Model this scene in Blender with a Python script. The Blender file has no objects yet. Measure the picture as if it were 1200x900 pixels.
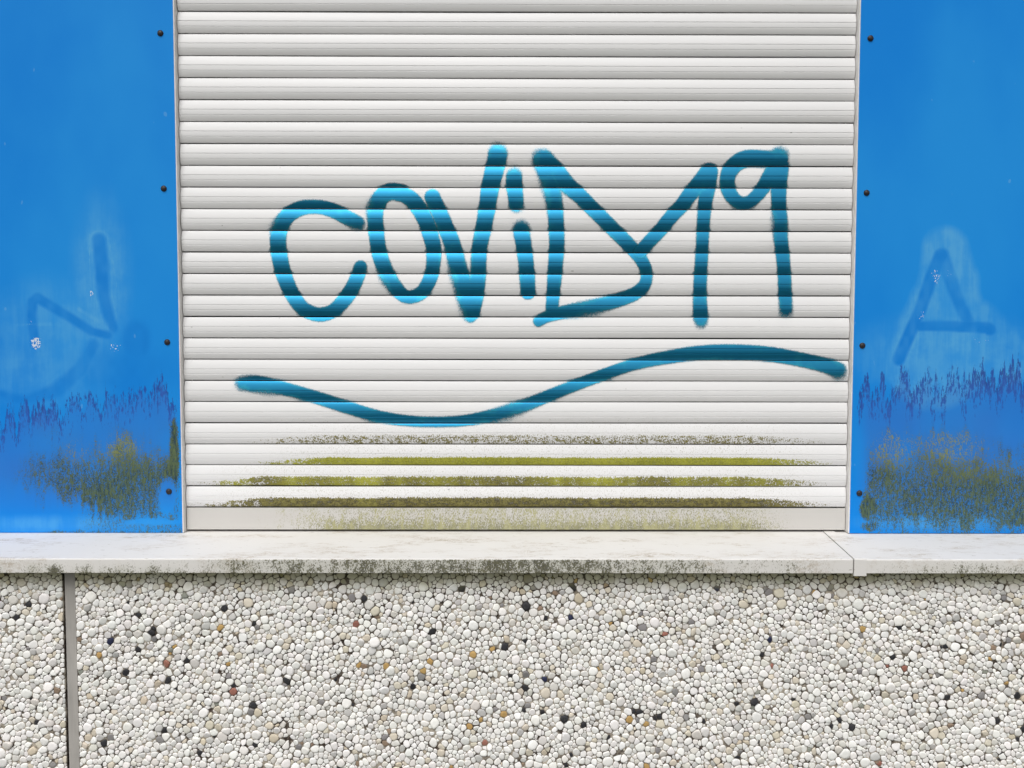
import bpy, bmesh, math, random
import numpy as np
from mathutils import Matrix, Vector

random.seed(7)
RNG = np.random.default_rng(11)
S = bpy.context.scene
COL = S.collection

# ------------------------------------------------------------------ camera
F, DIST, CAMZ = 942.0, 1.5, 1.40            # focal length in photo pixels, distance to the shutter, eye height
PITCH, YAW, ROLL = 0.04829, 0.00321, 0.00145
_f = np.array([math.sin(YAW)*math.cos(PITCH), math.cos(YAW)*math.cos(PITCH), -math.sin(PITCH)])
_r = np.array([math.cos(YAW), -math.sin(YAW), 0.0])
_u = np.cross(_r, _f)
_r, _u = _r*math.cos(ROLL)+_u*math.sin(ROLL), -_r*math.sin(ROLL)+_u*math.cos(ROLL)
CAMP = np.array([0.0, -DIST, CAMZ])

def P(px, py, Y):
    """photo pixel -> world point on the plane y = Y"""
    d = _f*F + _r*(px-600.0) + _u*(450.0-py)
    return CAMP + d*((Y+DIST)/d[1])

def proj(x, y, z):
    """world -> photo pixel (arrays)"""
    d = np.stack([np.asarray(x)-CAMP[0], np.asarray(y)-CAMP[1]+0*np.asarray(x), np.asarray(z)-CAMP[2]], -1)
    w = d @ _f
    return 600+F*(d @ _r)/w, 450-F*(d @ _u)/w

cam = bpy.data.cameras.new('camera')
cam.sensor_width = 36.0
cam.lens = 36.0*F/1200.0
cam.clip_start = 0.02
cam.clip_end = 2000.0
camo = bpy.data.objects.new('camera', cam)
COL.objects.link(camo)
M = Matrix(((_r[0], _u[0], -_f[0]), (_r[1], _u[1], -_f[1]), (_r[2], _u[2], -_f[2])))
camo.matrix_world = Matrix.Translation(Vector(CAMP)) @ M.to_4x4()
S.camera = camo

# ------------------------------------------------------------------ sky and sun (overcast)
SUN_EL, SUN_AZ = math.radians(54), math.radians(-165)     # high, in front of the wall, a little to the left
W = bpy.data.worlds.new('World')
S.world = W
W.use_nodes = True
wt = W.node_tree
wt.nodes.clear()
sky = wt.nodes.new('ShaderNodeTexSky')
sky.sky_type = 'NISHITA'
sky.sun_disc = False
sky.sun_elevation = SUN_EL
sky.sun_rotation = SUN_AZ
sky.air_density = 1.0
sky.dust_density = 4.0
hs = wt.nodes.new('ShaderNodeHueSaturation')
hs.inputs['Saturation'].default_value = 0.12               # cloud cover: the sky is nearly grey
bg = wt.nodes.new('ShaderNodeBackground')
bg.inputs['Strength'].default_value = 0.14
wo = wt.nodes.new('ShaderNodeOutputWorld')
wt.links.new(sky.outputs[0], hs.inputs['Color'])
wt.links.new(hs.outputs[0], bg.inputs['Color'])
wt.links.new(bg.outputs[0], wo.inputs[0])
sun = bpy.data.lights.new('sun', 'SUN')
sun.energy = 1.45
sun.angle = math.radians(35)
sun.color = (1.0, 0.97, 0.93)
suno = bpy.data.objects.new('sun', sun)
COL.objects.link(suno)
sd = Vector((math.sin(SUN_AZ)*math.cos(SUN_EL), math.cos(SUN_AZ)*math.cos(SUN_EL), math.sin(SUN_EL)))
suno.rotation_euler = sd.to_track_quat('Z', 'Y').to_euler()
S.view_settings.view_transform = 'Standard'
S.view_settings.look = 'None'
S.view_settings.exposure = -0.10
S.view_settings.gamma = 1.0

# ------------------------------------------------------------------ node helpers
class NT:
    def __init__(s, name):
        s.m = bpy.data.materials.new(name)
        s.m.use_nodes = True
        s.t = s.m.node_tree
        s.t.nodes.clear()
        s.out = s.n('ShaderNodeOutputMaterial')
        s.b = s.n('ShaderNodeBsdfPrincipled')
        s.t.links.new(s.b.outputs[0], s.out.inputs[0])
    def n(s, k): return s.t.nodes.new(k)
    def put(s, sock, v):
        if isinstance(v, bpy.types.NodeSocket): s.t.links.new(v, sock)
        elif isinstance(v, tuple) and sock.type == 'RGBA': sock.default_value = (*v[:3], 1)
        else: sock.default_value = v
    def set(s, **k):
        for a, v in k.items(): s.put(s.b.inputs[a.replace('_', ' ')], v)
    def math(s, op, a, b=None, c=None, clamp=False):
        n = s.n('ShaderNodeMath'); n.operation = op; n.use_clamp = clamp
        for i, v in enumerate((a, b, c)):
            if v is not None: s.put(n.inputs[i], v)
        return n.outputs[0]
    def mul(s, a, b): return s.math('MULTIPLY', a, b)
    def add(s, a, b): return s.math('ADD', a, b)
    def step(s, v, a, b):
        n = s.n('ShaderNodeMapRange'); n.interpolation_type = 'SMOOTHSTEP'
        s.put(n.inputs['Value'], v); s.put(n.inputs['From Min'], a); s.put(n.inputs['From Max'], b)
        return n.outputs[0]
    def uni(s, v, a=.32, b=.68):
        return s.step(v, a, b)
    def cut(s, u, dens, soft=.14):
        """cover a share dens of the surface, u being spread evenly over 0..1"""
        t = s.math('SUBTRACT', 1.0+soft, s.mul(dens, 1.0+soft))
        return s.step(u, s.math('SUBTRACT', t, soft), s.add(t, soft))
    def mix(s, f, a, b, blend='MIX'):
        n = s.n('ShaderNodeMix'); n.data_type = 'RGBA'; n.blend_type = blend
        s.put(n.inputs[0], f); s.put(n.inputs[6], a); s.put(n.inputs[7], b)
        return n.outputs[2]
    def pos(s): return s.n('ShaderNodeNewGeometry').outputs['Position']
    def obj(s): return s.n('ShaderNodeTexCoord').outputs['Object']
    def sep(s, v):
        n = s.n('ShaderNodeSeparateXYZ'); s.put(n.inputs[0], v); return n.outputs
    def scale(s, v, sc):
        n = s.n('ShaderNodeMapping'); s.put(n.inputs[0], v); n.inputs['Scale'].default_value = sc; return n.outputs[0]
    def noise(s, v, sc, detail=3, rough=0.55):
        n = s.n('ShaderNodeTexNoise'); s.put(n.inputs['Vector'], v)
        n.inputs['Scale'].default_value = sc; n.inputs['Detail'].default_value = detail
        n.inputs['Roughness'].default_value = rough
        return n.outputs[0]
    def attr(s, name, fac=True):
        n = s.n('ShaderNodeAttribute'); n.attribute_name = name
        return n.outputs['Fac'] if fac else n.outputs['Color']
    def bump(s, h, dist, strength=1.0):
        n = s.n('ShaderNodeBump'); s.put(n.inputs['Height'], h)
        n.inputs['Distance'].default_value = dist; n.inputs['Strength'].default_value = strength
        s.put(s.b.inputs['Normal'], n.outputs[0])

# ------------------------------------------------------------------ object helpers
def empty(name, loc, label, cat, group=None):
    o = bpy.data.objects.new(name, None)
    o.empty_display_size = 0.1
    o.location = loc
    COL.objects.link(o)
    tag(o, label, cat, group)
    return o

def tag(o, label=None, cat=None, group=None, kind=None):
    for k, v in (('label', label), ('category', cat), ('group', group), ('kind', kind)):
        if v: o[k] = v
    return o

def link(name, me, mat=None, parent=None):
    if mat and not me.materials: me.materials.append(mat)
    o = bpy.data.objects.new(name, me)
    COL.objects.link(o)
    if parent:
        o.parent = parent
        o.matrix_parent_inverse = Matrix.Translation(-parent.location)
    return o

def mesh(name, v, f, smooth=False):
    me = bpy.data.meshes.new(name)
    me.from_pydata([tuple(map(float, p)) for p in v], [], [tuple(map(int, q)) for q in f])
    me.update()
    if smooth: me.shade_smooth()
    return me

def fattr(me, name, arr):
    a = me.attributes.new(name, 'FLOAT', 'POINT')
    a.data.foreach_set('value', np.asarray(arr, dtype=np.float32).ravel())

def box_mesh(name, x0, x1, y0, y1, z0, z1, bevel=0.0):
    bm = bmesh.new()
    bmesh.ops.create_cube(bm, size=1.0)
    for v in bm.verts:
        v.co = Vector(((x0+x1)/2+v.co.x*(x1-x0), (y0+y1)/2+v.co.y*(y1-y0), (z0+z1)/2+v.co.z*(z1-z0)))
    if bevel: bmesh.ops.bevel(bm, geom=bm.edges[:], offset=bevel, segments=2, affect='EDGES', profile=0.5)
    me = bpy.data.meshes.new(name)
    bm.to_mesh(me); bm.free()
    return me

# value noise on numpy arrays
_tab = RNG.random((256, 256))
def vnoise(x, y, sx, sy, seed=0):
    x = np.asarray(x)/sx+seed*17.3; y = np.asarray(y)/sy+seed*31.7
    xi, yi = np.floor(x).astype(int), np.floor(y).astype(int)
    fx, fy = x-xi, y-yi
    fx, fy = fx*fx*(3-2*fx), fy*fy*(3-2*fy)
    g = lambda a, b: _tab[a % 256, b % 256]
    return (g(xi, yi)*(1-fx)+g(xi+1, yi)*fx)*(1-fy)+(g(xi, yi+1)*(1-fx)+g(xi+1, yi+1)*fx)*fy

def sstep(v, a, b):
    t = np.clip((v-a)/(b-a), 0, 1)
    return t*t*(3-2*t)

def smooth_path(pts, n=4):
    """Catmull-Rom through (x, y, r) points"""
    p = np.array(pts, float)
    q = np.vstack([2*p[0]-p[1], p, 2*p[-1]-p[-2]])
    out = []
    for i in range(1, len(q)-2):
        a, b, c, d = q[i-1:i+3]
        for k in range(n):
            t = k/n
            out.append(.5*((2*b)+(c-a)*t+(2*a-5*b+4*c-d)*t*t+(3*b-a-3*c+d)*t**3))
    out.append(p[-1])
    return np.array(out)

def sdf(px, py, path):
    """signed distance (pixels, negative inside) to a stroke of varying radius"""
    best = np.full(px.shape, 1e9)
    for a, b in zip(path[:-1], path[1:]):
        d = b[:2]-a[:2]
        L = max((d*d).sum(), 1e-9)
        t = np.clip(((px-a[0])*d[0]+(py-a[1])*d[1])/L, 0, 1)
        dist = np.hypot(px-a[0]-t*d[0], py-a[1]-t*d[1])-(a[2]+(b[2]-a[2])*t)
        np.minimum(best, dist, out=best)
    return best

# ------------------------------------------------------------------ materials
def mat_shutter():
    m = NT('shutter_paint')
    p = m.pos(); x, y, z = m.sep(p)
    lx, ly, lz = m.sep(m.obj())
    oi = m.n('ShaderNodeObjectInfo')
    sc = m.n('ShaderNodeSeparateColor'); m.put(sc.inputs[0], oi.outputs['Color'])
    amount, green, ext = sc.outputs
    base = m.mix(m.noise(m.scale(p, (2.0, 1, 12)), 3.0, 3), (0.785, 0.782, 0.785), (0.735, 0.732, 0.735))
    # grime collected low on each slat
    n1 = m.noise(m.scale(p, (1, 1, 1.6)), 70.0, 4, 0.7)
    n2 = m.noise(m.scale(p, (1, 1, 1)), 330.0, 3, 0.7)
    n3 = m.noise(m.scale(p, (1, 1, .01)), 9.0, 4, 0.65)
    n4 = m.noise(m.scale(p, (1, 1, .6)), 620.0, 2, 0.6)
    # sideways extent, ragged
    left = m.math('SUBTRACT', m.math('MULTIPLY', ext, -0.60), 0.0)
    ex = m.step(m.add(x, m.mul(m.math('SUBTRACT', n1, .5), .12)), left, m.add(left, 0.19))
    exr = m.math('SUBTRACT', 1.0, m.step(m.add(x, m.mul(m.math('SUBTRACT', n1, .5), .14)), 0.43, 0.645))
    win = m.mul(ex, exr)
    top = m.add(.0070, m.mul(m.math('SUBTRACT', oi.outputs['Alpha'], .0070), m.math('POWER', win, .8)))
    hgt = m.math('SUBTRACT', 1.0, m.step(m.add(lz, m.mul(m.math('SUBTRACT', m.add(m.mul(n3, .5), m.mul(n1, .5)), .5), 0.016)), m.math('SUBTRACT', top, .004), m.add(top, .004)))
    dens = m.mul(m.mul(m.math('POWER', win, .6), hgt), amount)
    u = m.uni(m.add(m.mul(n1, .34), m.add(m.mul(n2, .33), m.mul(n4, .33))), .40, .60)
    mask = m.cut(u, m.mul(dens, 1.10), .18)
    gcol = m.mix(m.step(m.add(m.mul(n2, .6), m.mul(n3, .4)), .36, .62), (0.21, 0.22, 0.020), (0.43, 0.43, 0.060))
    dcol = m.mix(m.step(m.add(m.mul(n2, .5), m.mul(n1, .5)), .40, .60), (0.060, 0.052, 0.020), (0.235, 0.21, 0.065))
    gm = m.step(m.add(green, m.mul(m.math('SUBTRACT', n3, .5), 0.9)), .35, .65)
    col = m.mix(mask, base, m.mix(gm, dcol, gcol))
    # thin brown dust over the upper half of the dirty slats
    dust = m.mul(m.mul(m.step(n4, .54, .68), m.mul(win, amount)), .50)
    col = m.mix(dust, col, (0.28, 0.26, 0.16))
    # isolated dark flecks anywhere
    fl = m.step(m.noise(m.scale(p, (.6, 1, 1.4)), 95.0, 1), .795, .83)
    col = m.mix(m.mul(fl, .5), col, (0.15, 0.14, 0.12))
    m.set(Base_Color=col, Roughness=m.add(0.42, m.mul(mask, .45)), Specular_IOR_Level=0.35)
    m.bump(m.add(m.mul(n4, m.mul(mask, 1.0)), m.mul(n3, .25)), 0.0006, .6)
    return m.m

def mat_bar():
    m = NT('bottom_bar_paint')
    p = m.pos(); x, y, z = m.sep(p)
    n1 = m.noise(m.scale(p, (1, 1, .35)), 75.0, 4, .75)
    n2 = m.noise(m.scale(p, (1.3, 1, .6)), 560.0, 3, .7)
    base = m.mix(m.noise(p, 5.0), (0.59, 0.575, 0.55), (0.53, 0.515, 0.49))
    xr = m.add(x, m.mul(m.math('SUBTRACT', n1, .5), .2))
    win = m.mul(m.step(xr, -.52, -.28), m.math('SUBTRACT', 1.0, m.step(xr, .42, .58)))
    low = m.math('SUBTRACT', 1.0, m.step(z, 1.052, 1.082))
    dens = m.mul(win, m.add(.50, m.mul(low, .45)))
    mask = m.cut(m.uni(m.add(m.mul(n1, .32), m.mul(n2, .68)), .38, .62), dens, .25)
    col = m.mix(m.mul(mask, .85), base, m.mix(m.step(n1, .4, .62), (0.17, 0.165, 0.06), (0.36, 0.345, 0.15)))
    m.set(Base_Color=col, Roughness=.55, Specular_IOR_Level=.3)
    return m.m

def mat_spray():
    m = NT('teal_spray_paint')
    p = m.pos()
    d = m.attr('paint_cover')
    n = m.noise(p, 850.0, 2, .6)
    n2 = m.noise(p, 260.0, 2, .6)
    a = m.step(m.add(d, m.add(m.mul(m.math('SUBTRACT', n, .5), .62), m.mul(m.math('SUBTRACT', n2, .5), .30))), .22, .70)
    col = m.mix(m.step(m.add(d, m.mul(m.math('SUBTRACT', m.noise(p, 34.0, 3, .65), .5), 1.6)), .45, .95), (0.018, 0.26, 0.385), (0.009, 0.195, 0.36))
    m.set(Base_Color=col, Roughness=.35, Metallic=.64, Specular_IOR_Level=.4, Alpha=a)
    return m.m

def mat_blue():
    m = NT('blue_panel_paint')
    p = m.pos(); x, y, z = m.sep(p)
    big = m.noise(m.scale(p, (1, 1, .6)), 2.6, 4, .55)
    fine = m.noise(m.scale(p, (1, 1, .6)), 640.0, 3, .8)
    fine2 = m.noise(m.scale(p, (1.0, 1, .30)), 270.0, 4, .75)
    strk = m.noise(m.scale(p, (1, 1, .17)), 300.0, 4, .78)
    strk2 = m.noise(m.scale(p, (1, 1, .10)), 55.0, 3, .7)
    base = m.mix(m.step(big, .34, .66), (0.006, 0.220, 0.70), (0.016, 0.275, 0.74))
    halo, ghost = m.attr('wiped'), m.attr('ghost')
    wipe = m.mul(halo, m.add(.50, m.mul(m.uni(m.add(m.mul(strk2, .5), m.mul(m.noise(p, 26.0, 3, .6), .5)), .36, .64), .95)))
    base = m.mix(wipe, base, (0.085, 0.375, 0.73))
    base = m.mix(m.mul(ghost, .46), base, (0.004, 0.165, 0.60))
    # white scratches and chips
    base = m.mix(m.step(m.add(m.attr('scratch'), m.mul(m.math('SUBTRACT', strk, .5), 1.1)), .55, .85), base, (0.12, 0.42, 0.70))
    chips = m.step(m.add(m.attr('chips'), m.mul(m.math('SUBTRACT', m.noise(m.scale(p, (1, 1, .6)), 420.0, 2), .5), 2.2)), .84, .94)
    base = m.mix(m.mul(chips, .8), base, (0.80, 0.83, 0.84))
    specks = m.step(m.noise(m.scale(p, (1, 1, .6)), 70.0, 1, .3), .80, .83)
    base = m.mix(m.mul(specks, .22), base, (0.25, 0.52, 0.74))
    # violet run marks at the upper edge of the growth
    vi = m.attr('streaks')
    vm = m.cut(m.uni(m.add(m.mul(strk, .6), m.mul(fine2, .4)), .37, .63), m.mul(vi, .64), .15)
    base = m.mix(m.mul(vm, .85), base, m.mix(m.step(fine2, .4, .6), (0.024, 0.028, 0.15), (0.025, 0.065, 0.34)))
    film = m.attr('film')
    base = m.mix(m.mul(film, .55), base, (0.045, 0.135, 0.49))
    # algae: fine olive stipple, drawn out downwards
    al = m.attr('algae')
    base = m.mix(m.mul(al, .30), base, (0.055, 0.100, 0.125))
    am = m.cut(m.uni(m.add(m.mul(fine, .60), m.add(m.mul(fine2, .32), m.mul(strk2, .08))), .39, .61), m.mul(al, .92), .19)
    yel = m.attr('yellow')
    acol = m.mix(m.step(m.add(m.mul(strk, .5), m.mul(fine2, .5)), .38, .60), (0.022, 0.036, 0.026), (0.105, 0.140, 0.040))
    acol = m.mix(m.mul(yel, m.step(fine, .42, .58)), acol, (0.30, 0.32, 0.075))
    col = m.mix(m.mul(am, .92), base, acol)
    dots = m.step(m.add(m.mul(m.noise(p, 300.0, 2), .7), m.mul(m.math('ADD', al, m.mul(vi, .6)), .22)), .70, .76)
    col = m.mix(m.mul(dots, .85), col, (0.03, 0.025, 0.02))
    m.set(Base_Color=col, Roughness=m.add(.5, m.mul(am, .35)), Specular_IOR_Level=.09)
    m.bump(m.add(m.mul(am, .5), m.mul(big, 6.0)), .0006, .5)
    return m.m

def mat_sill():
    m = NT('sill_white_paint')
    p = m.pos(); x, y, z = m.sep(p)
    n1 = m.noise(m.scale(p, (1, 1, .7)), 60.0, 4, .75)
    n2 = m.noise(m.scale(p, (1, .6, .8)), 480.0, 3, .75)
    n3 = m.noise(m.scale(p, (1.0, 2.2, 1)), 9.0, 4, .7)
    n4 = m.noise(m.scale(p, (.55, 1.4, 1)), 120.0, 3, .6)
    n5 = m.noise(m.scale(p, (1, 1, .2)), 120.0, 3, .7)
    base = m.mix(m.noise(p, 4.0), (0.775, 0.76, 0.74), (0.715, 0.695, 0.67))
    st = m.mul(m.step(n3, .46, .70), m.step(m.add(m.mul(n2, .5), m.mul(n4, .5)), .42, .60))
    base = m.mix(m.mul(st, .75), base, (0.42, 0.35, 0.265))
    base = m.mix(m.mul(m.step(n4, .65, .74), .7), base, (0.30, 0.27, 0.22))
    dens = m.attr('growth')
    mk = m.cut(m.uni(m.add(m.add(m.mul(n1, .30), m.mul(n2, .52)), m.mul(n5, .18)), .39, .61), m.mul(dens, .80), .2)
    base = m.mix(m.mul(m.step(dens, .05, .9), .42), base, (0.36, 0.37, 0.28))
    col = m.mix(m.mul(mk, .92), base, m.mix(m.step(n2, .45, .6), (0.035, 0.033, 0.02), (0.13, 0.125, 0.065)))
    m.set(Base_Color=col, Roughness=.65, Specular_IOR_Level=.25)
    m.bump(m.add(n2, m.mul(n1, .6)), .0003, .5)
    return m.m

def mat_pebble():
    m = NT('pebble_stone')
    p = m.pos(); x, y, z = m.sep(p)
    c = m.attr('stone_colour', False)
    n1 = m.noise(p, 300.0, 3, .6)
    n2 = m.noise(p, 24.0, 3, .6)
    col = m.mix(m.mul(m.step(n1, .54, .74), .28), c, m.mix(.5, c, (0.36, 0.33, 0.28)))
    # green film on the stones nearest the drip edge
    top = m.step(m.add(z, m.mul(m.math('SUBTRACT', n2, .5), .05)), .980, 1.020)
    col = m.mix(m.mul(top, .70), col, (0.36, 0.34, 0.14))
    m.set(Base_Color=col, Roughness=.6, Specular_IOR_Level=.3)
    m.bump(n1, .0004, .35)
    return m.m

def mat_mortar():
    m = NT('pebble_mortar')
    p = m.pos(); x, y, z = m.sep(p)
    n1 = m.noise(p, 30.0, 4, .65)
    n2 = m.noise(p, 340.0, 3, .65)
    col = m.mix(m.step(n1, .42, .62), (0.055, 0.040, 0.033), (0.46, 0.41, 0.34))
    col = m.mix(m.mul(m.step(n2, .45, .65), .5), col, (0.22, 0.19, 0.15))
    top = m.step(m.add(z, m.mul(m.math('SUBTRACT', n1, .5), .05)), .985, 1.022)
    col = m.mix(m.mul(top, .8), col, (0.05, 0.05, 0.02))
    m.set(Base_Color=col, Roughness=.9, Specular_IOR_Level=.2)
    m.bump(m.n('ShaderNodeTexVoronoi').outputs[0], .0)
    v = m.n('ShaderNodeTexVoronoi'); m.put(v.inputs['Vector'], p); v.inputs['Scale'].default_value = 92.0
    m.bump(m.math('SUBTRACT', 1.0, v.outputs[0]), .004, .8)
    return m.m

def mat_simple(name, c1, c2, sc, rough=.6, spec=.3, bump=0.0, stretch=(1, 1, 1), metal=0.0):
    m = NT(name)
    p = m.pos()
    n = m.noise(m.scale(p, stretch), sc, 4, .65)
    m.set(Base_Color=m.mix(m.step(n, .3, .7), c1, c2), Roughness=rough, Specular_IOR_Level=spec, Metallic=metal)
    if bump: m.bump(n, bump, .6)
    return m.m

M_SHUT, M_BAR, M_SPRAY, M_BLUE = mat_shutter(), mat_bar(), mat_spray(), mat_blue()
M_SILL, M_PEB, M_MORT = mat_sill(), mat_pebble(), mat_mortar()
M_RAIL = mat_simple('rail_white_paint', (0.80, 0.785, 0.77), (0.70, 0.68, 0.66), 40, .45)
M_SCREW = mat_simple('screw_black', (0.012, 0.010, 0.012), (0.035, 0.026, 0.024), 400, .45, .4)
M_SEAL = mat_simple('joint_sealant', (0.34, 0.325, 0.305), (0.44, 0.42, 0.395), 14, .85, .15, .0006, (3, 1, .5))
M_EDGE = mat_simple('concrete_edge', (0.20, 0.19, 0.175), (0.34, 0.32, 0.29), 90, .9, .2, .001)
M_WALL = mat_simple('wall_concrete', (0.16, 0.155, 0.15), (0.24, 0.235, 0.225), 12, .9, .2, .001)
M_GROUND = mat_simple('ground_verge', (0.04, 0.045, 0.025), (0.09, 0.09, 0.06), 3, .95, .1, .004)

# ------------------------------------------------------------------ setting
link('ground', mesh('ground', [(-300, -300, 0), (300, -300, 0), (300, 300, 0), (-300, 300, 0)], [(0, 1, 2, 3)]), M_GROUND)['kind'] = 'structure'
link('wall', box_mesh('wall', -3.2, 3.2, 0.05, 0.30, 0.01, 3.2), M_WALL)['kind'] = 'structure'

# ------------------------------------------------------------------ roller shutter
XL, XR = -0.6109, 0.6379                 # panel edges either side of the opening
PITCHZ = 0.03977                         # slat height
ZTOP = 0.6087+CAMZ                       # boundary below the topmost (cut) slat in view
SILLZ = 1.048
shutter = empty('roller_shutter', (0.0135, 0.004, SILLZ), 'closed white roller shutter with teal spray painted lettering and green algae on its lowest slats', 'roller shutter')

def slat_profile():
    """(out, z) from the lip at the top of a slat down to its hook; sharp flags"""
    h = PITCHZ
    pts, sharp = [(-.0040, h-.0003), (.0026, h-.0003), (.0031, h-.0006), (.0034, h-.0012)], [0, 0, 0, 0]
    o, z = .0034, h-.0012
    def run(frac, a0, a1, n):
        nonlocal o, z
        L = h*frac
        for i in range(n):
            a = math.radians(a0+(a1-a0)*(i+.5)/n)
            o += math.tan(a)*L/n; z -= L/n
            pts.append((o, z)); sharp.append(0)
    def groove(d=.0007, w=.0015):
        nonlocal o, z
        sharp[-1] = 1
        pts.append((o-d, z-.00015)); sharp.append(1)
        pts.append((o-d, z-w*.55)); sharp.append(1)
        z -= w
        pts.append((o, z)); sharp.append(1)
    run(.40, 20, 6, 9); groove(); run(.20, 3, -6, 6); groove()
    run((z-.0018)/h, -11, -26, 7)
    sharp[-1] = 1
    pts.append((o-.0045, z)); sharp.append(1)
    return pts, sharp

PROF, SHARP = slat_profile()
BELLY = max(o for o, z in PROF)
SLX0, SLX1 = XL+.0036, XR-.0036

def wave(k, x):
    """slight sag and bow of slat k along its length: (outward, vertical)"""
    r = random.Random(k*13+5)
    dz = dy = 0
    for f in (1.7, 4.1, 9.3):
        dz = dz+r.uniform(-1, 1)*.00055/(f**.6)*np.sin(x*f+r.uniform(0, 6))
        dy = dy+r.uniform(-1, 1)*.0009/(f**.6)*np.sin(x*f+r.uniform(0, 6))
    return dy, dz

def make_slat_mesh(k):
    bm = bmesh.new()
    rows = []
    for x in np.linspace(SLX0, SLX1, 31):
        dy, dz = wave(k, x)
        rows.append([bm.verts.new((x, -(o-BELLY)-dy, z+dz)) for o, z in PROF])
    for ra, rb in zip(rows[:-1], rows[1:]):
        for i in range(len(PROF)-1):
            bm.faces.new((ra[i], ra[i+1], rb[i+1], rb[i])).smooth = True
        for i, sh in enumerate(SHARP):
            if sh:
                e = bm.edges.get((ra[i], rb[i]))
                if e: e.smooth = False
    # end caps close the slat towards the guide rails
    bm.faces.new(rows[0][::-1]); bm.faces.new(rows[-1])
    bmesh.ops.recalc_face_normals(bm, faces=bm.faces[:])
    me = bpy.data.meshes.new('slat')
    bm.to_mesh(me); bm.free()
    me.materials.append(M_SHUT)
    return me

N_SLATS = 23
JIT = {k: (random.uniform(-.0003, .0003), random.uniform(-.0004, .0004), random.uniform(-.7, .7), random.uniform(-.02, .02)) for k in range(-6, N_SLATS)}
for k in range(-6, N_SLATS):
    zb = ZTOP-(k+1)*PITCHZ
    o = link('slat', make_slat_mesh(k), None, shutter)
    o.location = (JIT[k][0], JIT[k][1], zb)
    o.rotation_euler = (math.radians(JIT[k][2]), math.radians(JIT[k][3]), 0)
    r = N_SLATS-1-k                       # 0 = lowest slat
    amt, grn, ext = {0: (.97, .30, 1.02), 1: (.86, .50, 1.03), 2: (.98, .88, .84), 3: (.50, .12, .86), 4: (.10, 0, .9), 5: (.06, 0, .9)}.get(r, (0, 0, 0))
    o.color = (amt, grn, ext, {0: .0195, 1: .0200, 2: .0165, 3: .0190}.get(r, .012))
    if r in (0, 1, 2, 3):
        o['label'] = ['slat with a dark olive algae band along its lower edge', 'slat with a mottled olive and green algae band',
                      'slat with a bright yellow-green algae band', 'slat with thin grey-green algae specks'][r]
ZBAR1 = ZTOP-N_SLATS*PITCHZ
bar = link('bottom_bar', box_mesh('bottom_bar', SLX0, SLX1, .0012, .012, SILLZ+.0042, ZBAR1-.0010, .0008), M_BAR, shutter)
for xa, xb in ((XL+.0002, XL+.0024), (XR-.0024, XR-.0002)):
    link('guide_rail', box_mesh('guide_rail', xa, xb, -.0106, .046, SILLZ+.0008, 2.25, .0006), M_RAIL, shutter)

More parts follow.
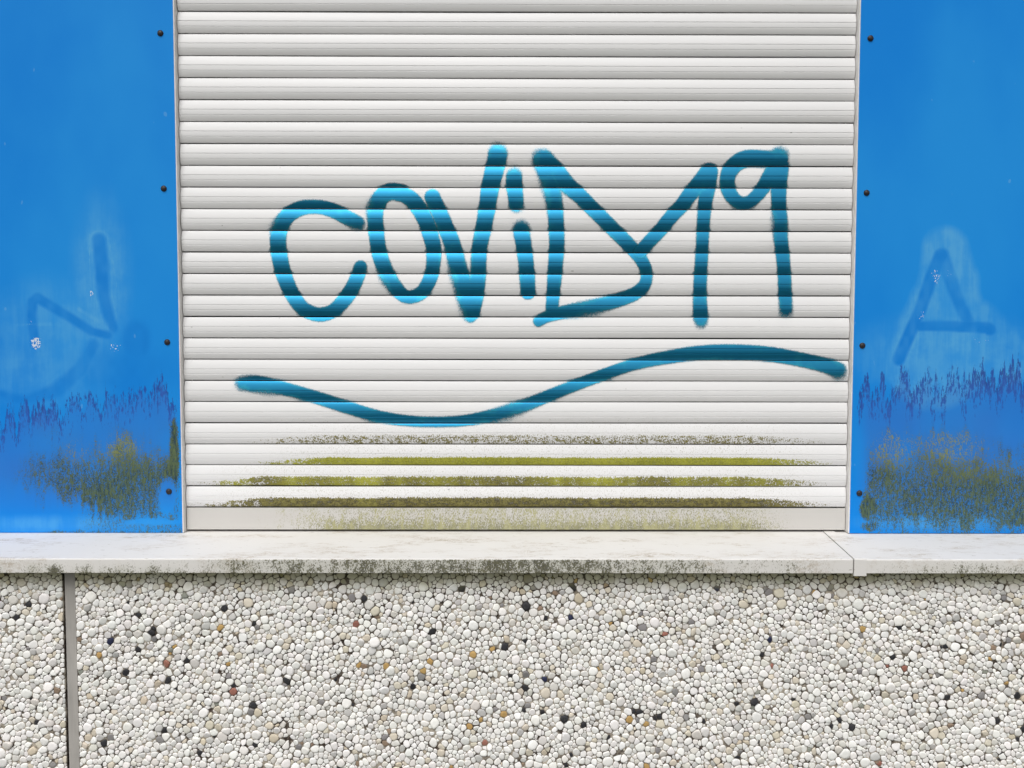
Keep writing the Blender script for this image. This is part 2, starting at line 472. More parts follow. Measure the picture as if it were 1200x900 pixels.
# sprayed lettering: a thin coat that follows the slats
R = 1.0
LETTERS = {
 'letter C': [[(419,261,7.5),(406.7,255,8.3),(390,246.5,8.3),(371.7,242.3,8),(351.7,244.2,8.6),(336.7,253.3,9),(328.3,266.7,9.2),(325.8,281.7,9.3),(327.5,300,9.3),(332.5,321.7,9),(341.7,343.3,8.6),(353.3,360,8.2),(366.7,367.2,8),(378.3,368.4,8),(391.7,363.3,8),(403.3,351.7,8.3),(413.3,336.7,8.4),(419.2,323.3,8),(422.4,313,7.6)]],
 'letter O': [[(470,226.2,10),(458,224.5,9.8),(446.7,231,9.5),(440,245,9.2),(440,262,9),(442.5,285,8.8),(447,305,8.8),(456.7,326.7,8.6),(468.3,342.5,8),(479.2,348.2,7.6),(493.3,343.3,7.8),(502.5,330,8),(507.3,313.3,8),(508.3,291.7,8.6),(505,278,9),(500.8,263.3,9),(493.3,248.3,9),(484,235,9),(470,226.2,9)]],
 'letter V': [[(506.7,231,9),(515,249,9),(524.5,271.7,9.3),(530,286,9.5),(535.5,308.3,10),(541.7,330,10.3),(546.5,350,10),(551.5,371,6.5)],
              [(583.3,181,11),(580,197,10.8),(575,216.7,10.4),(570.8,243.3,9.6),(566.7,266.7,9.2),(561.7,291.7,8.8),(560.3,320,9),(557.5,343.3,9.5),(554,366.7,8)]],
 'letter i': [[(602.5,207,9),(602.5,217,9.4),(604.2,230,8.7),(604.8,239,8.5)],[(610.8,269,9.3),(611.9,277,9.2),(613.3,285,9),(615.8,303.3,8.8),(617.5,321.7,8.8),(618.8,342,8.6)]],
 'letter D': [[(635.5,187,11),(640,200,10.5),(645.8,216.7,10.2),(650,240,9),(651.7,263.3,8.9),(652.5,283.3,8.7),(651.7,300,8.5),(650,323.3,8.2),(648.3,343.3,7.6),(646.7,363,7.2)],
              [(637,187,11.5),(650,200,11),(665,216.7,9.6),(680,230,8.8),(693.3,243.3,8.5),(708.3,258.3,8.3),(723.3,273.3,8.2),(738.3,288.3,8),(749,300.5,7.5),(756,313,7),(757.6,324,6.7),(754.5,335,7.2),(744.5,343.5,7.6),(730,349.7,8),(708.3,356.2,8),(683.3,361.5,7.8),(658.3,366.2,7.4),(640,371.4,6.6),(631,376.5,6)]],
 'number 1': [[(750.5,295,7.5),(760,284,7.6),(773.3,270,7.8),(786.7,253.5,8),(799,240.5,8.3),(809,227,8.8),(820,213.5,9),(830,201,9.5)],
              [(831.3,201,9.8),(829.5,216.7,9.2),(827,233.3,8.2),(825,250,7.6),(823.5,275,7.2),(822.3,300,7.2),(820.8,325,7.5),(820.2,350,7.8),(821,369,8.5),(821.5,376,6.5)]],
 'number 9': [[(913.3,187,9.5),(893.3,186,10),(875,186,10),(862,192,9.5),(854,203,9),(852.5,217,8.5),(857.2,229.5,8),(866.7,237.4,7.4),(876.7,237,7.2),(886.7,229.5,7.4),(895.5,217.5,8),(903.5,203.5,8.5),(910,193.3,8.5)],
              [(912.5,184.5,11),(913.3,200,10.5),(912.5,220,9),(913,243.3,8.3),(915,263.3,8.2),(914.6,275,8.2),(917.3,300,7.8),(919.2,321.7,7.6),(920,343.3,7.7),(921,362,7.3)]],
 'long wavy underline stroke': [[(285,449,7.5),(297,449.5,9.5),(310,451,9),(340,457,7.3),(376.7,467.5,7.2),(410,478.3,7.2),(443.3,487.8,6.8),(476.7,492.8,6.2),(510,494.3,5.8),(543.3,492.7,6.2),(576.7,486.7,7),(610,476.7,7.2),(643.3,463.5,6.8),(676.7,450.3,6.6),(710,437.9,6.6),(743.3,426.8,6.6),(776.7,419.5,7.4),(816.7,413.6,8.2),(856.7,412.4,8.8),(896.7,414.4,8.6),(930,419.5,8.2),(963.3,427,8.4),(982,433.5,9)]],
}
WEAK = {'letter V': [(526, 330, 24), (583, 168, 14), (538, 368, 12)], 'long wavy underline stroke': [(278, 450, 16), (312, 463, 14), (988, 442, 14), (600, 492, 22)],
        'letter D': [(638, 222, 22), (690, 374, 22), (628, 178, 16)], 'letter i': [(603, 192, 12), (611, 258, 14)], 'number 9': [(921, 372, 14), (905, 262, 14), (920, 172, 14)],
        'letter C': [(316, 262, 12), (420, 266, 10)], 'letter O': [(448, 330, 14), (430, 240, 12)], 'number 1': [(822, 385, 12)]}

def coat(name_label, paths, lift):
    paths = [smooth_path(p) for p in paths]
    allp = np.vstack(paths)
    pa = P(allp[:, 0].min()-22, 0, 0)[0] if False else None
    x0 = P(allp[:, 0].min()-24, 300, 0)[0]; x1 = min(P(allp[:, 0].max()+24, 300, 0)[0], SLX1-.001)
    zt = P(600, allp[:, 1].min()-22, 0)[2]; zb = P(600, allp[:, 1].max()+22, 0)[2]
    xs = np.arange(x0, x1, .0013)
    groups, cur = [], [1]                     # the coat creases where the slat does
    for i in range(2, len(PROF)-1):
        cur.append(i)
        if SHARP[i]: groups.append(cur); cur = [i]
    prof = [i for g in groups for i in g]
    seam = np.cumsum([len(g) for g in groups])[:-1]-1
    # outward normals along the profile
    pr = np.array(PROF)
    tg = np.gradient(pr, axis=0)
    nr = np.stack([-tg[:, 1], tg[:, 0]], 1); nr /= np.linalg.norm(nr, axis=1)[:, None]
    nr[nr[:, 0] < .25] = (1, 0)
    V, Fc, D = [], [], []
    for k in range(-6, N_SLATS):
        b = ZTOP-(k+1)*PITCHZ
        if b > zt or b+PITCHZ < zb: continue
        oo = np.array([pr[i, 0]+nr[i, 0]*lift for i in prof])
        zz = np.array([b+pr[i, 1]+nr[i, 1]*lift*.5 for i in prof])
        X, Z = np.meshgrid(xs, zz)
        Y = np.repeat(-(oo-BELLY)[:, None], len(xs), 1)
        a, c = math.radians(JIT[k][2]), math.radians(JIT[k][3])      # seated on this slat's own tilt
        Zl = Z-b
        wy, wz = wave(k, X)
        Y = Y-wy; Zl = Zl+wz
        Y, Zl = Y*math.cos(a)-Zl*math.sin(a)+JIT[k][1], Y*math.sin(a)+Zl*math.cos(a)
        Z = b+Zl-X*math.sin(c)
        px, py = proj(X.ravel(), Y.ravel(), Z.ravel())
        s = np.full(px.shape, 1e9)
        for q in paths: np.minimum(s, sdf(px, py, q), out=s)
        # paint drifts sideways where the slat turns inwards
        lz = np.repeat((zz-b)[:, None], len(xs), 1).ravel()/PITCHZ
        low = np.clip(1-lz/.30, 0, 1)
        soft = 4.4+6.0*low**2
        for wx, wy, wr in WEAK.get(name_label, []):
            soft = soft+11*np.exp(-((px-wx)**2+(py-wy)**2)/(wr*wr))
        d = np.clip(.5-(s-1.6*low**2)/soft/1.25, 0, 1)
        d = np.maximum(d, .15*np.exp(-np.maximum(s, 0)/5.0))
        D.append(d.reshape(X.shape)); keep = d.reshape(X.shape) > .05
        base = len(V)*0+sum(len(v) for v in V)
        V.append(np.stack([X.ravel(), Y.ravel(), Z.ravel()], 1))
        n = len(xs)
        q = keep[:-1, :-1] | keep[1:, :-1] | keep[:-1, 1:] | keep[1:, 1:]
        q[seam] = False
        r, c = np.nonzero(q)
        i0 = base+r*n+c
        Fc.append(np.stack([i0, i0+n, i0+n+1, i0+1], 1))
    V = np.vstack(V); Fc = np.vstack(Fc); D = np.concatenate([d.ravel() for d in D])
    used = np.unique(Fc); remap = np.full(len(V), -1); remap[used] = np.arange(len(used))
    me = mesh('graffiti_letter', V[used], remap[Fc], True)
    fattr(me, 'paint_cover', D[used])
    nm = 'graffiti_stroke' if 'stroke' in name_label else ('graffiti_number' if 'number' in name_label else 'graffiti_letter')
    o = link(nm, me, M_SPRAY, shutter)
    o['label'] = 'teal spray painted '+name_label
for i, (nm, paths) in enumerate(LETTERS.items()):
    coat(nm, paths, .00045+.00010*i)

# ------------------------------------------------------------------ blue panels
PY = -.010
def grid(xs, zs, y):
    X, Z = np.meshgrid(xs, zs)
    n, m_ = len(xs), len(zs)
    V = np.stack([X.ravel(), np.full(X.size, y), Z.ravel()], 1)
    r, c = np.meshgrid(np.arange(m_-1), np.arange(n-1), indexing='ij')
    i0 = (r*n+c).ravel()
    return V, np.stack([i0, i0+1, i0+n+1, i0+n], 1)

def panel_mesh(xs, zs):
    V, Fc = grid(xs, zs, PY)
    n, m_ = len(xs), len(zs)
    loop = list(range(n))+[r*n+n-1 for r in range(1, m_)]+[(m_-1)*n+c for c in range(n-2, -1, -1)]+[r*n for r in range(m_-2, 0, -1)]
    back = V[loop].copy(); back[:, 1] += .006
    b0 = len(V)
    V = np.vstack([V, back])
    L = len(loop)
    sk = [(loop[i], b0+i, b0+(i+1) % L, loop[(i+1) % L]) for i in range(L)]
    me = mesh('panel_sheet', V, np.vstack([Fc, np.array(sk)]))
    return me, V

def nseg(px, py, pts, r, soft):
    return np.clip(.5-sdf(px, py, np.array([(a, b, r) if len(pts[0]) == 2 else (a, b, c[0]) for a, b, *c in pts], float))/soft, 0, 1)

def blob(px, py, cx, cy, rx, ry, soft=.5):
    return 1-sstep(np.hypot((px-cx)/rx, (py-cy)/ry), 1-soft, 1+soft)

def interp(px, xs, ys): return np.interp(px, xs, ys)

def left_attrs(px, py):
    A = {}
    w1 = vnoise(px, py, 30, 30, 1); w2 = vnoise(px, py, 9, 14, 2); w3 = vnoise(px, py, 3.2, 40, 3); col = vnoise(px, py, 5, 400, 4)
    arc = nseg(px, py, [(41,403,5.5),(37,370,5.6),(38,354,5.8),(44,349,5.8),(57,357,5.5),(82,372,5.2),(107,388,4.8),(127,393,4.4)], 6, 3.5)
    st2 = nseg(px, py, [(116,281,7.5),(119,310,7.8),(121,345,7),(127,370,6),(133,385,5)], 7, 4)
    sw = nseg(px, py, [(-5,461,4.5),(30,469,5),(66,458,9),(95,432,9),(109,405,7)], 7, 6)
    bl = blob(px, py, 160, 399, 17, 23, .35)
    low = blob(px, py, 145, 436, 60, 28, .6)
    A['ghost'] = np.clip(np.maximum.reduce([arc*.95, st2*.85, sw*.75, bl*.8, low*.55])*(.62+.6*vnoise(px, py, 8, 11, 22)), 0, 1)
    h1 = blob(px, py, 118, 330, 30, 85, .5)*.55
    h2 = blob(px, py, 62, 385, 62, 52, .5)*.42
    h3 = blob(px, py, 50, 430, 70, 40, .5)*.42
    wipe = np.maximum(nseg(px, py, [(20,381,3),(60,380,4)], 4, 5)*.6, nseg(px, py, [(92,362,3),(132,386,4)], 4, 4)*.7)
    ring = np.clip(1-np.abs(sdf(px, py, np.array([(116,281,7.5),(119,310,7.8),(121,345,7),(127,370,6)], float))-3)/5, 0, 1)*.7
    bot = blob(px, py, 60, 614, 110, 8, .8)*.45
    A['wiped'] = np.clip(np.maximum.reduce([h1, h2, h3, wipe, ring, bot])*(1-.9*A['ghost']), 0, 1)
    sc = np.maximum.reduce([nseg(px, py, [(104,272,1),(106,330,1),(111,385,1)], 1, 3), nseg(px, py, [(124,268,1),(133,310,2),(138,345,1)], 2, 6),
                            nseg(px, py, [(61,364,.5),(85,382,.5),(100,390,.5)], 1, 2), nseg(px, py, [(90,362,.5),(112,378,.8)], 1, 3), nseg(px, py, [(124,262,.6),(134,284,.8),(138,318,.6)], 1, 3), nseg(px, py, [(129,270,.5),(131,300,.5),(130,325,.5)], 1, 2.5), nseg(px, py, [(128,345,.5),(132,365,.6),(138,386,.5)], 1, 2.5), nseg(px, py, [(107,270,1.2),(104,285,1),(103,318,.5)], 1, 4), nseg(px, py, [(22,381,1),(46,379,1)], 1, 3)])
    A['scratch'] = sc*.85
    A['chips'] = np.maximum.reduce([blob(px, py, 42, 402, 7, 8, .5)*.95, blob(px, py, 107, 344, 2.2, 4, .3), blob(px, py, 134, 407, 9, 7, .5)*.62, blob(px, py, 36, 374, 3, 8, .5)*.5, blob(px, py, 108, 300, 2, 12, .5)*.45])
    up = interp(px, [0, 40, 80, 120, 160, 190, 213], [492, 478, 470, 464, 452, 452, 462])
    t = py-up-(w3-.5)*26-(col-.5)*26
    A['streaks'] = np.clip(sstep(t, -14, 8)*(1-sstep(t, 12, 52)), 0, 1)*(.62+.5*w1)*sstep(213-px, 2, 8)
    A['film'] = sstep(t, 0, 22)*(1-sstep(py, 575, 612))*(.55+.45*w1)*sstep(214-px, 2, 14)
    lo = interp(px, [0, 22, 45, 75, 100, 130, 165, 196, 203, 207, 214], [.22, .36, .58, .64, .74, .95, .95, .88, .95, .55, .05])
    tp = interp(px, [0, 30, 60, 100, 150, 185, 200, 213], [560, 535, 530, 522, 512, 530, 512, 520])
    tb = interp(px, [0, 40, 70, 100, 130, 213], [560, 575, 590, 600, 608, 610])
    v = py+(w3-.5)*22+(w2-.5)*22
    al = lo*sstep(v, tp-22, tp+34)*(1-sstep(v, tb-16, tb+16))*(.74+.55*w1)*(.9+.2*col)
    al = np.maximum(al, blob(px, py+(w2-.5)*10, 204, 537, 6, 42, .35)*1.15)
    al = np.maximum(al, .38*sstep(px, 70, 130)*sstep(v, 606, 612)*(1-sstep(py, 621, 625)))
    al *= 1-.95*blob(px, py+(w2-.5)*8, 196, 583, 11, 20, .4)
    al *= 1-.9*blob(px, py+(w2-.5)*3, 182, 611, 36, 3.5, .3)
    al = np.maximum(al, .55*sstep(py+(w2-.5)*3, 621.3, 623)*sstep(px, 36, 60))
    al = np.maximum(al, .36*sstep(v, 480, 520)*(1-sstep(v, 540, 580))*sstep(px, 20, 70)*w1*1.3)
    A['algae'] = np.clip(al, 0, 1.2)
    A['yellow'] = np.clip(blob(px, py, 140, 520, 22, 16, .6)*.5+blob(px, py, 88, 525, 14, 14, .6)*.55+blob(px, py, 150, 530, 60, 20, .6)*.25, 0, 1)
    return A

def right_attrs(px, py):
    A = {}
    w1 = vnoise(px, py, 30, 30, 5); w2 = vnoise(px, py, 9, 14, 6); w3 = vnoise(px, py, 3.2, 40, 7); col = vnoise(px, py, 5, 400, 8)
    la = nseg(px, py, [(1103,299,8),(1091,326,7.2),(1079,362,6.8),(1066,391,7),(1053,421,7)], 8, 3.5)
    ra = nseg(px, py, [(1104,299,8),(1113,326,7.5),(1124,355,7),(1135,378,7)], 8, 4)
    cb = nseg(px, py, [(1078,382,5.5),(1110,382,6),(1158,384,6.5),(1160,386,7)], 6, 3)
    A['ghost'] = np.clip(np.maximum.reduce([la*.95, ra*.75, cb])*(.62+.6*vnoise(px, py, 8, 11, 21)), 0, 1)
    poly = nseg(px, py, [(1108,292,26),(1112,330,34),(1108,360,42),(1100,395,50),(1095,420,60)], 30, 9)
    tail = nseg(px, py, [(1150,370,16),(1172,395,20),(1190,425,25)], 10, 10)
    body = np.maximum(poly*.72, tail*.5)
    body2 = blob(px, py, 1110, 415, 95, 42, .5)*.55
    A['wiped'] = np.clip(np.maximum(body, body2)*(.7+.4*w1)*(1-.9*A['ghost']), 0, 1)
    A['wiped'] = np.maximum(A['wiped'], blob(px, py, 1100, 612, 80, 8, .7)*.45)
    A['scratch'] = np.maximum(nseg(px, py, [(1080,355,1),(1072,385,1)], 1, 4), nseg(px, py, [(1135,400,1),(1150,440,1)], 2, 6))*.5
    A['chips'] = np.maximum.reduce([blob(px, py, 1097, 324, 6, 10, .5)*.72, blob(px, py, 1110, 322, 6, 9, .5)*.5, blob(px, py, 1080, 370, 5, 6, .5)*.62, blob(px, py, 1150, 398, 14, 8, .6)*.45])
    up = interp(px, [995, 1010, 1030, 1060, 1100, 1150, 1200], [470, 456, 444, 440, 440, 436, 432])
    t = py-up-(w3-.5)*30-(col-.5)*28
    A['streaks'] = np.clip(sstep(t, -12, 8)*(1-sstep(t, 16, 60)), 0, 1)*(.8+.45*w1)*sstep(px, 1000, 1010)
    A['film'] = sstep(t, 0, 22)*(1-sstep(py, 570, 615))*(.55+.45*w1)*sstep(px, 998, 1022)
    lo = interp(px, [995, 1012, 1020, 1040, 1080, 1120, 1160, 1200], [0, .1, .74, .78, .80, .84, .88, .92])
    tp = interp(px, [995, 1020, 1060, 1110, 1150, 1200], [560, 512, 512, 512, 522, 530])
    v = py+(w3-.5)*14+(w2-.5)*20
    al = lo*sstep(v, tp-20, tp+44)*(1-sstep(v, 604, 626)*.60)*(.82+.40*w1)
    al = np.maximum(al, blob(px+(w2-.5)*6, py+(w2-.5)*6, 1017, 594, 9, 17, .3)*1.05)
    al = np.maximum(al, blob(px+(w2-.5)*6, py+(w2-.5)*4, 1021, 617, 11, 6, .4)*.8)
    al = np.maximum(al, .5*blob(px, py+(w3-.5)*20, 1045, 520, 14, 16, .6))
    al = np.maximum(al, .5*blob(px, py+(w3-.5)*20, 1115, 518, 34, 14, .6))
    al = np.maximum(al, sstep(py, 570, 600)*(1-sstep(py, 612, 624))*sstep(px, 1130, 1190)*.95)
    A['algae'] = np.clip(al, 0, 1.2)
    A['yellow'] = np.clip(blob(px, py, 1045, 522, 26, 24, .6)*.8+blob(px, py, 1115, 520, 40, 18, .6)*.75+blob(px, py, 1140, 548, 60, 16, .6)*.3, 0, 1)
    return A

def screw_mesh(sx, sz):
    """domed rivet head on a thin washer"""
    V, Fc = [], []
    rings = [(.0062, .0), (.0062, .0009), (.0054, .0012), (.0052, .0020), (.0042, .0032), (.0024, .0039)]
    n = 14
    for r, h in rings:
        for k in range(n):
            a = 2*math.pi*k/n
            V.append((r*math.cos(a), -h, r*math.sin(a)))
    for j in range(len(rings)-1):
        for k in range(n):
            Fc.append((j*n+k, j*n+(k+1) % n, (j+1)*n+(k+1) % n, (j+1)*n+k))
    V.append((0, -.0041, 0))
    Fc += [((len(rings)-1)*n+k, (len(rings)-1)*n+(k+1) % n, len(V)-1) for k in range(n)]
    return mesh('screw', V, Fc, True)
SCREW = screw_mesh(0, 0); SCREW.materials.append(M_SCREW)

def blue_panel(side, label):
    fine = .0021
    if side < 0: xs = np.concatenate([np.linspace(-1.85, -.98, 8)[:-1], np.arange(-.98, XL, fine), [XL]])
    else: xs = np.concatenate([[XR], np.arange(XR+fine, 1.0, fine), np.linspace(1.0, 1.85, 8)])
    zs = np.concatenate([np.arange(SILLZ+.0006, 1.68, .0024), np.linspace(1.68, 2.3, 40)])
    me, V = panel_mesh(xs, zs)
    px, py = proj(V[:, 0], V[:, 1], V[:, 2])
    for k, v in (left_attrs if side < 0 else right_attrs)(px, py).items(): fattr(me, k, v)
    e = empty('facade_panel', ((-1.2, 1.2)[side > 0], PY, SILLZ), label, 'facade panel', 'blue facade panels beside the roller shutter')
    link('panel_sheet', me, M_BLUE, e)
    spots = [(188, 39), (192, 221), (196, 401), (198, 576)] if side < 0 else [(1020, 45), (1015.5, 226), (1010.5, 405), (1007, 578)]
    for q in spots:
        p = P(q[0], q[1], PY)
        s = link('screw', SCREW, None, e)
        s.scale = (.9, .85, .9)
        s.location = (p[0], PY-.0001, p[2]); s.rotation_euler = (0, random.uniform(0, 6), 0)
    return e
blue_panel(-1, 'blue facade panel left of the shutter, marked by a scrubbed-off hooked graffiti stroke')
blue_panel(1, 'blue facade panel right of the shutter, marked by a faint ghostly letter A')

# ------------------------------------------------------------------ window sill
YF = -.19
ZF = P(600, 655, YF)[2]                       # top of the front edge
ZB = P(600, 672, YF)[2]                       # bottom of the front edge
jb = P(966, 622.5, -.004)[0]; jf = P(1000.3, 655, YF)[0]
def sill_x(y, off=0.0):                       # the butt joint runs slightly askew
    t = (y-(-.004))/(YF-(-.004))
    return jb+(jf-jb)*t+off

def sill_section(dz=0.0, front=0.0, drop=0.0, back=.046):
    r = .0022
    yf = YF-front
    zt = lambda y: SILLZ+(ZF-SILLZ)*min(1, max(0, (y+.004)/(YF+.004)))+dz
    pts = [(back, zt(back))]
    for y in np.linspace(.0, YF+.012, 14): pts.append((y, zt(y)))
    for a in (0, 22, 45, 68, 90):
        a = math.radians(a)
        pts.append((yf+r-r*math.sin(a), zt(YF)-r+r*math.cos(a)))
    for z in np.linspace(zt(YF)-r-.001, ZB-drop+.0008, 8): pts.append((yf, z))
    pts += [(yf+.0008, ZB-drop), (yf+.012, ZB-drop), (back, ZB-drop)]
    return pts

def sill_mesh(name, sec, xa, xb, n, growth):
    V, Fc, G = [], [], []
    for i in range(n+1):
        for y, z in sec:
            a = xa(y) if callable(xa) else xa
            b = xb(y) if callable(xb) else xb
            V.append((a+(b-a)*i/n, y, z))
    m_ = len(sec)
    for i in range(n):
        for j in range(m_):
            Fc.append((i*m_+j, i*m_+(j+1) % m_, (i+1)*m_+(j+1) % m_, (i+1)*m_+j))
    Fc.append(tuple(range(m_))[::-1]); Fc.append(tuple(n*m_+j for j in range(m_)))
    me = mesh(name, V, Fc)
    bm = bmesh.new(); bm.from_mesh(me); bmesh.ops.recalc_face_normals(bm, faces=bm.faces[:])
    bm.to_mesh(me); bm.free()
    V = np.array(V)
    px, py = proj(V[:, 0], V[:, 1], V[:, 2])
    front = (V[:, 1] < YF+.0012) & (V[:, 2] < ZF-.0012)
    h = np.clip((V[:, 2]-ZB)/(ZF-ZB), 0, 1)
    fattr(me, 'growth', np.where(front, growth(px, h), 0))
    return me

def growth_left(px, h):
    w = vnoise(px, h*0, 26, 1, 9); w2 = vnoise(px, h*0, 7, 1, 10)
    g = np.interp(px, [-400, 0, 120, 230, 260, 330, 480, 560, 690, 720, 800, 860, 930, 960, 1000], [.14, .14, .16, .22, .52, .66, .80, .92, .94, .66, .58, .40, .36, .16, .06])
    base = g*(.75+.5*w)*np.interp(h, [0, .35, .8, 1], [.95, 1.0, .92, .7])
    streak = np.interp(px, [0, 40, 190, 240], [.55, .75, .7, .0])*np.interp(h, [0, .4, .9], [1, .7, 0])*(.4+w2)
    drip = np.interp(h, [0, .10, .22], [.62, .45, 0])*np.interp(px, [-200, 0, 150, 900, 960], [.8, .9, 1, .9, .3])*(.6+.6*w)
    return np.clip(np.maximum.reduce([base, streak, drip]), 0, 1.1)
def growth_right(px, h):
    w = vnoise(px, h*0, 20, 1, 12)
    return np.clip(np.interp(px, [1000, 1018, 1040, 1080, 1200, 1600], [.05, .05, .25, .5, .5, .4])*(.6+.8*w)*np.interp(h, [0, .5, 1], [1, .8, .2]), 0, 1)

sl = sill_mesh('window_sill', sill_section(), -1.85, lambda y: sill_x(y, -.0008), 420, growth_left)
o = link('window_sill', sl, M_SILL)
tag(o, 'long white window sill under the shutter, its front edge blackened by grime', 'window sill', 'white sills on the pebble-dash wall')
sr_root = empty('window_sill', (1.2, YF, ZB), 'short white sill piece under the right blue panel with a joint cap at its end', 'window sill', 'white sills on the pebble-dash wall')
JW = .0215
sr = sill_mesh('sill_slab', sill_section(-.0006), lambda y: sill_x(y, JW*.5), 1.85, 160, growth_right)
link('sill_slab', sr, M_SILL, sr_root)
cap = sill_mesh('joint_cap', sill_section(.0010, .0016, .0042), lambda y: sill_x(y, .0008), lambda y: sill_x(y, JW), 4, lambda a, h: a*0+.06)
link('joint_cap', cap, M_SILL, sr_root)

# ------------------------------------------------------------------ pebble-dash panels
YW = -.164                                     # mortar face
jt, jbm = P(72, 680, YW), P(80, 900, YW)
XJ0 = (P(73, 680, YW)[0]+P(79.5, 895, YW)[0])/2
XJ1 = (P(89.5, 680, YW)[0]+P(92, 895, YW)[0])/2
ZW = ZB-.0005
Z0 = .52                                       # stones are built from here up (frame ends at about .68)
Xa, Xb = -1.30, 1.30

def scatter():
    cell = .009
    gridd = {}
    P_, R_ = [], []
    rr = random.Random(3)
    def attempt(r):
        x = rr.uniform(Xa, Xb); z = rr.uniform(Z0, ZW+.004)
        if XJ0 < x < XJ1: return
        gi, gj = int(x//cell), int(z//cell)
        for i in range(gi-2, gi+3):
            for j in range(gj-2, gj+3):
                for k in gridd.get((i, j), ()):
                    d = .63*(r+R_[k])
                    if (P_[k][0]-x)**2+(P_[k][1]-z)**2 < d*d: return
        gridd.setdefault((gi, gj), []).append(len(P_))
        P_.append((x, z)); R_.append(r)
    A = (Xb-Xa)*(ZW-Z0)
    for n, r0, r1 in ((A*420, .0072, .0098), (A*4200, .0056, .0076), (A*9000, .0048, .0062), (A*22000, .0038, .0048), (A*12000, .0026, .0032)):
        for _ in range(int(n)): attempt(rr.uniform(r0, r1))
    return np.array(P_), np.array(R_), gridd, cell

PTS, RAD, GRD, CELL = scatter()
NP = 11

def clip(poly, nx, nz, c):
    out = []
    m_ = len(poly)
    for i in range(m_):
        a, b = poly[i], poly[(i+1) % m_]
        da, db = nx*a[0]+nz*a[1]-c, nx*b[0]+nz*b[1]-c
        if da <= 0: out.append(a)
        if (da < 0 < db) or (db < 0 < da):
            t = da/(da-db)
            out.append((a[0]+(b[0]-a[0])*t, a[1]+(b[1]-a[1])*t))
    return out

def outline(i):
    x, z = PTS[i]; r = RAD[i]
    asp = random.uniform(1.0, 2.3); ang = random.uniform(0, math.pi)
    ca, sa = math.cos(ang), math.sin(ang)
    poly = []
    n_c = random.choice((5, 6, 6, 7, 8)); a0 = random.uniform(0, 6.28)
    for q in range(n_c):
        th = a0+2*math.pi*(q+random.uniform(-.32, .32))/n_c
        cx, cz = math.cos(th), math.sin(th)
        j = random.uniform(.82, 1.15)
        ex, ez = cx*r*1.75*math.sqrt(asp)*j, cz*r*1.75/math.sqrt(asp)*j
        poly.append((ex*ca-ez*sa, ex*sa+ez*ca))
    gi, gj = int(x//CELL), int(z//CELL)
    for a in range(gi-4, gi+5):
        for b in range(gj-4, gj+5):
            for k in GRD.get((a, b), ()):
                if k == i: continue
                dx, dz = PTS[k][0]-x, PTS[k][1]-z
                d2 = dx*dx+dz*dz
                if d2 > .0009: continue
                c = .5*(d2+r*r-RAD[k]**2)
                poly = clip(poly, dx, dz, c)
                if len(poly) < 3: return None
    # stay clear of the sealed joint and the drip edge
    poly = clip(poly, 1, 0, XJ0-x-.0004) if x < XJ0 else clip(poly, -1, 0, x-XJ1-.0004)
    poly = clip(poly, 0, 1, ZW+.004-z) if len(poly) > 2 else poly
    if len(poly) < 3: return None
    p = np.array(poly)
    for f in (random.uniform(.06, .18), .17):         # round the corners
        q = np.roll(p, -1, 0)
        p = np.stack([p*(1-f)+q*f, p*f+q*(1-f)], 1).reshape(-1, 2)
    c = p.mean(0)
    e = np.linalg.norm(np.roll(p, -1, 0)-p, axis=1)
    s = np.concatenate([[0], np.cumsum(e)])
    if s[-1] < .005: return None
    u = np.arange(NP)*s[-1]/NP
    pc = np.vstack([p, p[:1]])
    p = np.stack([np.interp(u, s, pc[:, 0]), np.interp(u, s, pc[:, 1])], 1)
    rel = p-c
    rm = np.linalg.norm(rel, axis=1).mean()
    p = c+rel*(1-random.uniform(.00010, .00046)/max(rm, .001))
    area = .5*abs(np.sum(p[:, 0]*np.roll(p[:, 1], -1)-p[:, 1]*np.roll(p[:, 0], -1)))
    return p+np.array([x, z]), c+np.array([x, z]), rm, area

PALETTE = [(.765, (.91, .895, .87)), (.09, (.76, .735, .69)), (.045, (.72, .66, .55)), (.034, (.60, .59, .575)), (.010, (.27, .26, .26)),
           (.012, (.035, .035, .04)), (.010, (.66, .58, .46)), (.004, (.52, .34, .13)), (.003, (.30, .22, .16)), (.0015, (.36, .16, .12)), (.002, (.30, .31, .27)), (.0005, (.03, .035, .08))]
P_SUM = sum(w for w, c in PALETTE)
def stone_colour(big=False):
    t = random.random()*P_SUM*(.90 if big else 1.0)
    for w, c in PALETTE:
        if t < w: break
        t -= w
    k = random.uniform(.93, 1.04)
    return [min(.92, v*k*random.uniform(.985, 1.015)) for v in c]

PROFILE = [(1.0, -.9), (.965, .56), (.84, .92), (.45, 1.0)]
def pebble_geo(ol):
    p, c, rm, area = ol
    h = rm*random.uniform(.15, .33)
    tx, tz = random.gauss(0, .12), random.gauss(0, .12)
    off = random.uniform(-.0006, .0014)
    rings = []
    sk = np.array([random.gauss(0, .12), random.gauss(0, .12)])*rm
    for s, hh in PROFILE:
        q = c+(p-c)*s+sk*max(hh, 0)*(1-s)
        if 0 < hh: q = q+np.array([random.gauss(0, 1), random.gauss(0, 1)])*rm*.012
        d = q-c
        out = h*hh+(d[:, 0]*tx+d[:, 1]*tz)*(hh > 0)+off if hh > 0 else np.full(len(q), -.003)
        rings.append(np.stack([q[:, 0], YW-out, q[:, 1]], 1))
    top = np.array([[c[0]+sk[0], YW-h*random.uniform(1.0, 1.06)-off, c[1]+sk[1]]])
    return np.vstack(rings+[top])
NR = len(PROFILE)
PF = []
for j in range(NR-1):
    for k in range(NP):
        PF.append((j*NP+k, j*NP+(k+1) % NP, (j+1)*NP+(k+1) % NP, (j+1)*NP+k))
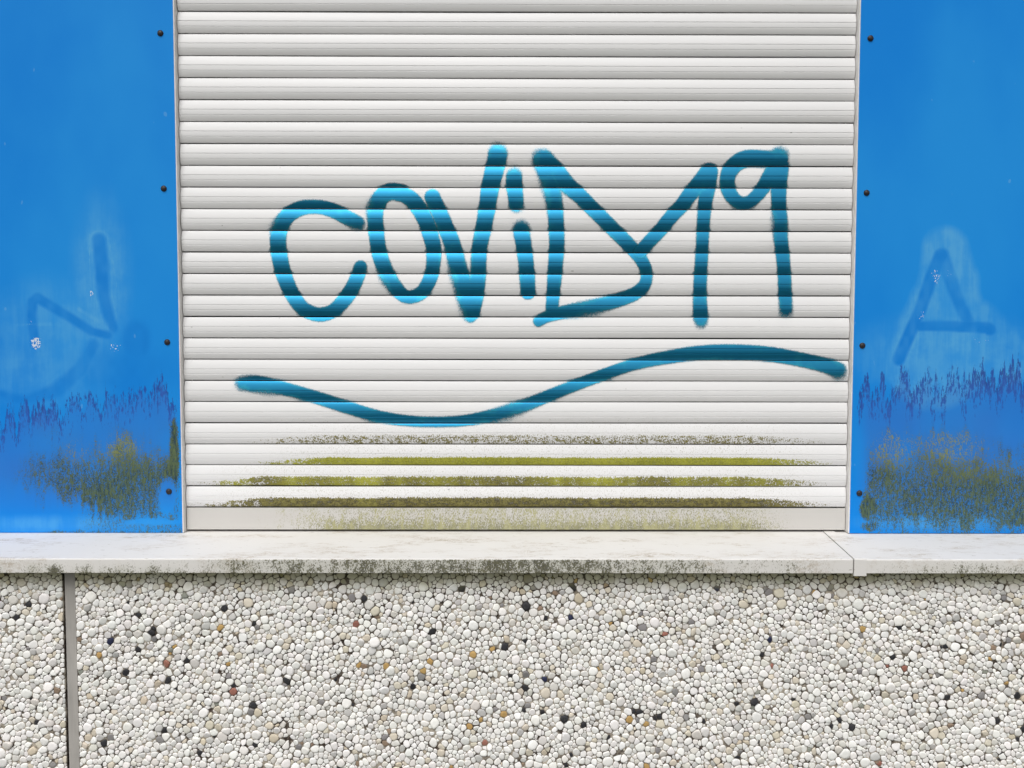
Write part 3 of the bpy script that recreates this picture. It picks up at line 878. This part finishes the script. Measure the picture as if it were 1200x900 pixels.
PFT = [((NR-1)*NP+k, (NR-1)*NP+(k+1) % NP, NR*NP) for k in range(NP)]
NV = NR*NP+1

outl = [o for o in (outline(i) for i in range(len(PTS))) if o]
stones = []
for ol in outl:
    px, py = proj(np.array([ol[1][0]]), np.array([YW]), np.array([ol[1][1]]))
    vis = 4 < px[0] < 1196 and 682 < py[0] < 896
    stones.append((ol, ol[1][0] < XJ0, vis))

def add_colour(me, arr):
    a = me.attributes.new('stone_colour', 'FLOAT_COLOR', 'POINT')
    a.data.foreach_set('color', np.asarray(arr, dtype=np.float32).ravel())

def pebble_panel(left, label, n_single):
    x0, x1 = (-1.9, XJ0) if left else (XJ1, 1.9)
    e = empty('pebble_dash_panel', ((x0+x1)/2, YW, .02), label, 'wall panel', 'pebble-dash wall panels below the sill')
    link('mortar_slab', box_mesh('mortar_slab', x0, x1, YW, .045, .02, ZW-.0012, .001), M_MORT, e)
    mine = [s for s in stones if s[1] == left]
    single = sorted([s for s in mine if s[2]], key=lambda s: -s[0][3])[:n_single]
    ids = set(id(s) for s in single)
    for s in single:
        g = pebble_geo(s[0])
        me = mesh('pebble', g, PF+PFT, True)
        add_colour(me, np.tile(np.array(stone_colour(random.random() < .6)+[1.0]), (NV, 1)))
        link('pebble', me, M_PEB, e)
    rest = [s for s in mine if id(s) not in ids]
    V = np.vstack([pebble_geo(s[0]) for s in rest])
    n = len(rest)
    offs = (np.arange(n)*NV)[:, None, None]
    Q = (np.array(PF)[None]+offs).reshape(-1, 4); T = (np.array(PFT)[None]+offs).reshape(-1, 3)
    me = bpy.data.meshes.new('pebble_field')
    nl = Q.size+T.size
    me.vertices.add(len(V)); me.vertices.foreach_set('co', V.astype(np.float32).ravel())
    me.loops.add(nl); me.loops.foreach_set('vertex_index', np.concatenate([Q.ravel(), T.ravel()]).astype(np.int32))
    me.polygons.add(len(Q)+len(T))
    st = np.concatenate([np.arange(len(Q))*4, Q.size+np.arange(len(T))*3]).astype(np.int32)
    me.polygons.foreach_set('loop_start', st)
    me.update(calc_edges=True); me.validate()
    me.shade_smooth()
    add_colour(me, np.repeat(np.array([stone_colour()+[1.0] for _ in range(n)]), NV, 0))
    o = link('pebble_field', me, M_PEB, e)
    o['kind'] = 'stuff'
pebble_panel(False, 'wide pebble-dash wall panel of white stones filling the wall right of the vertical joint', 300)
pebble_panel(True, 'narrow strip of pebble-dash wall panel left of the vertical joint', 70)
sj = link('sealant_joint', box_mesh('sealant_joint', XJ0+.0024, XJ1-.0006, YW+.0010, .045, .02, ZW-.0014, .0008), M_SEAL)
tag(sj, 'grey vertical sealant joint between the two pebble-dash wall panels', 'wall joint')
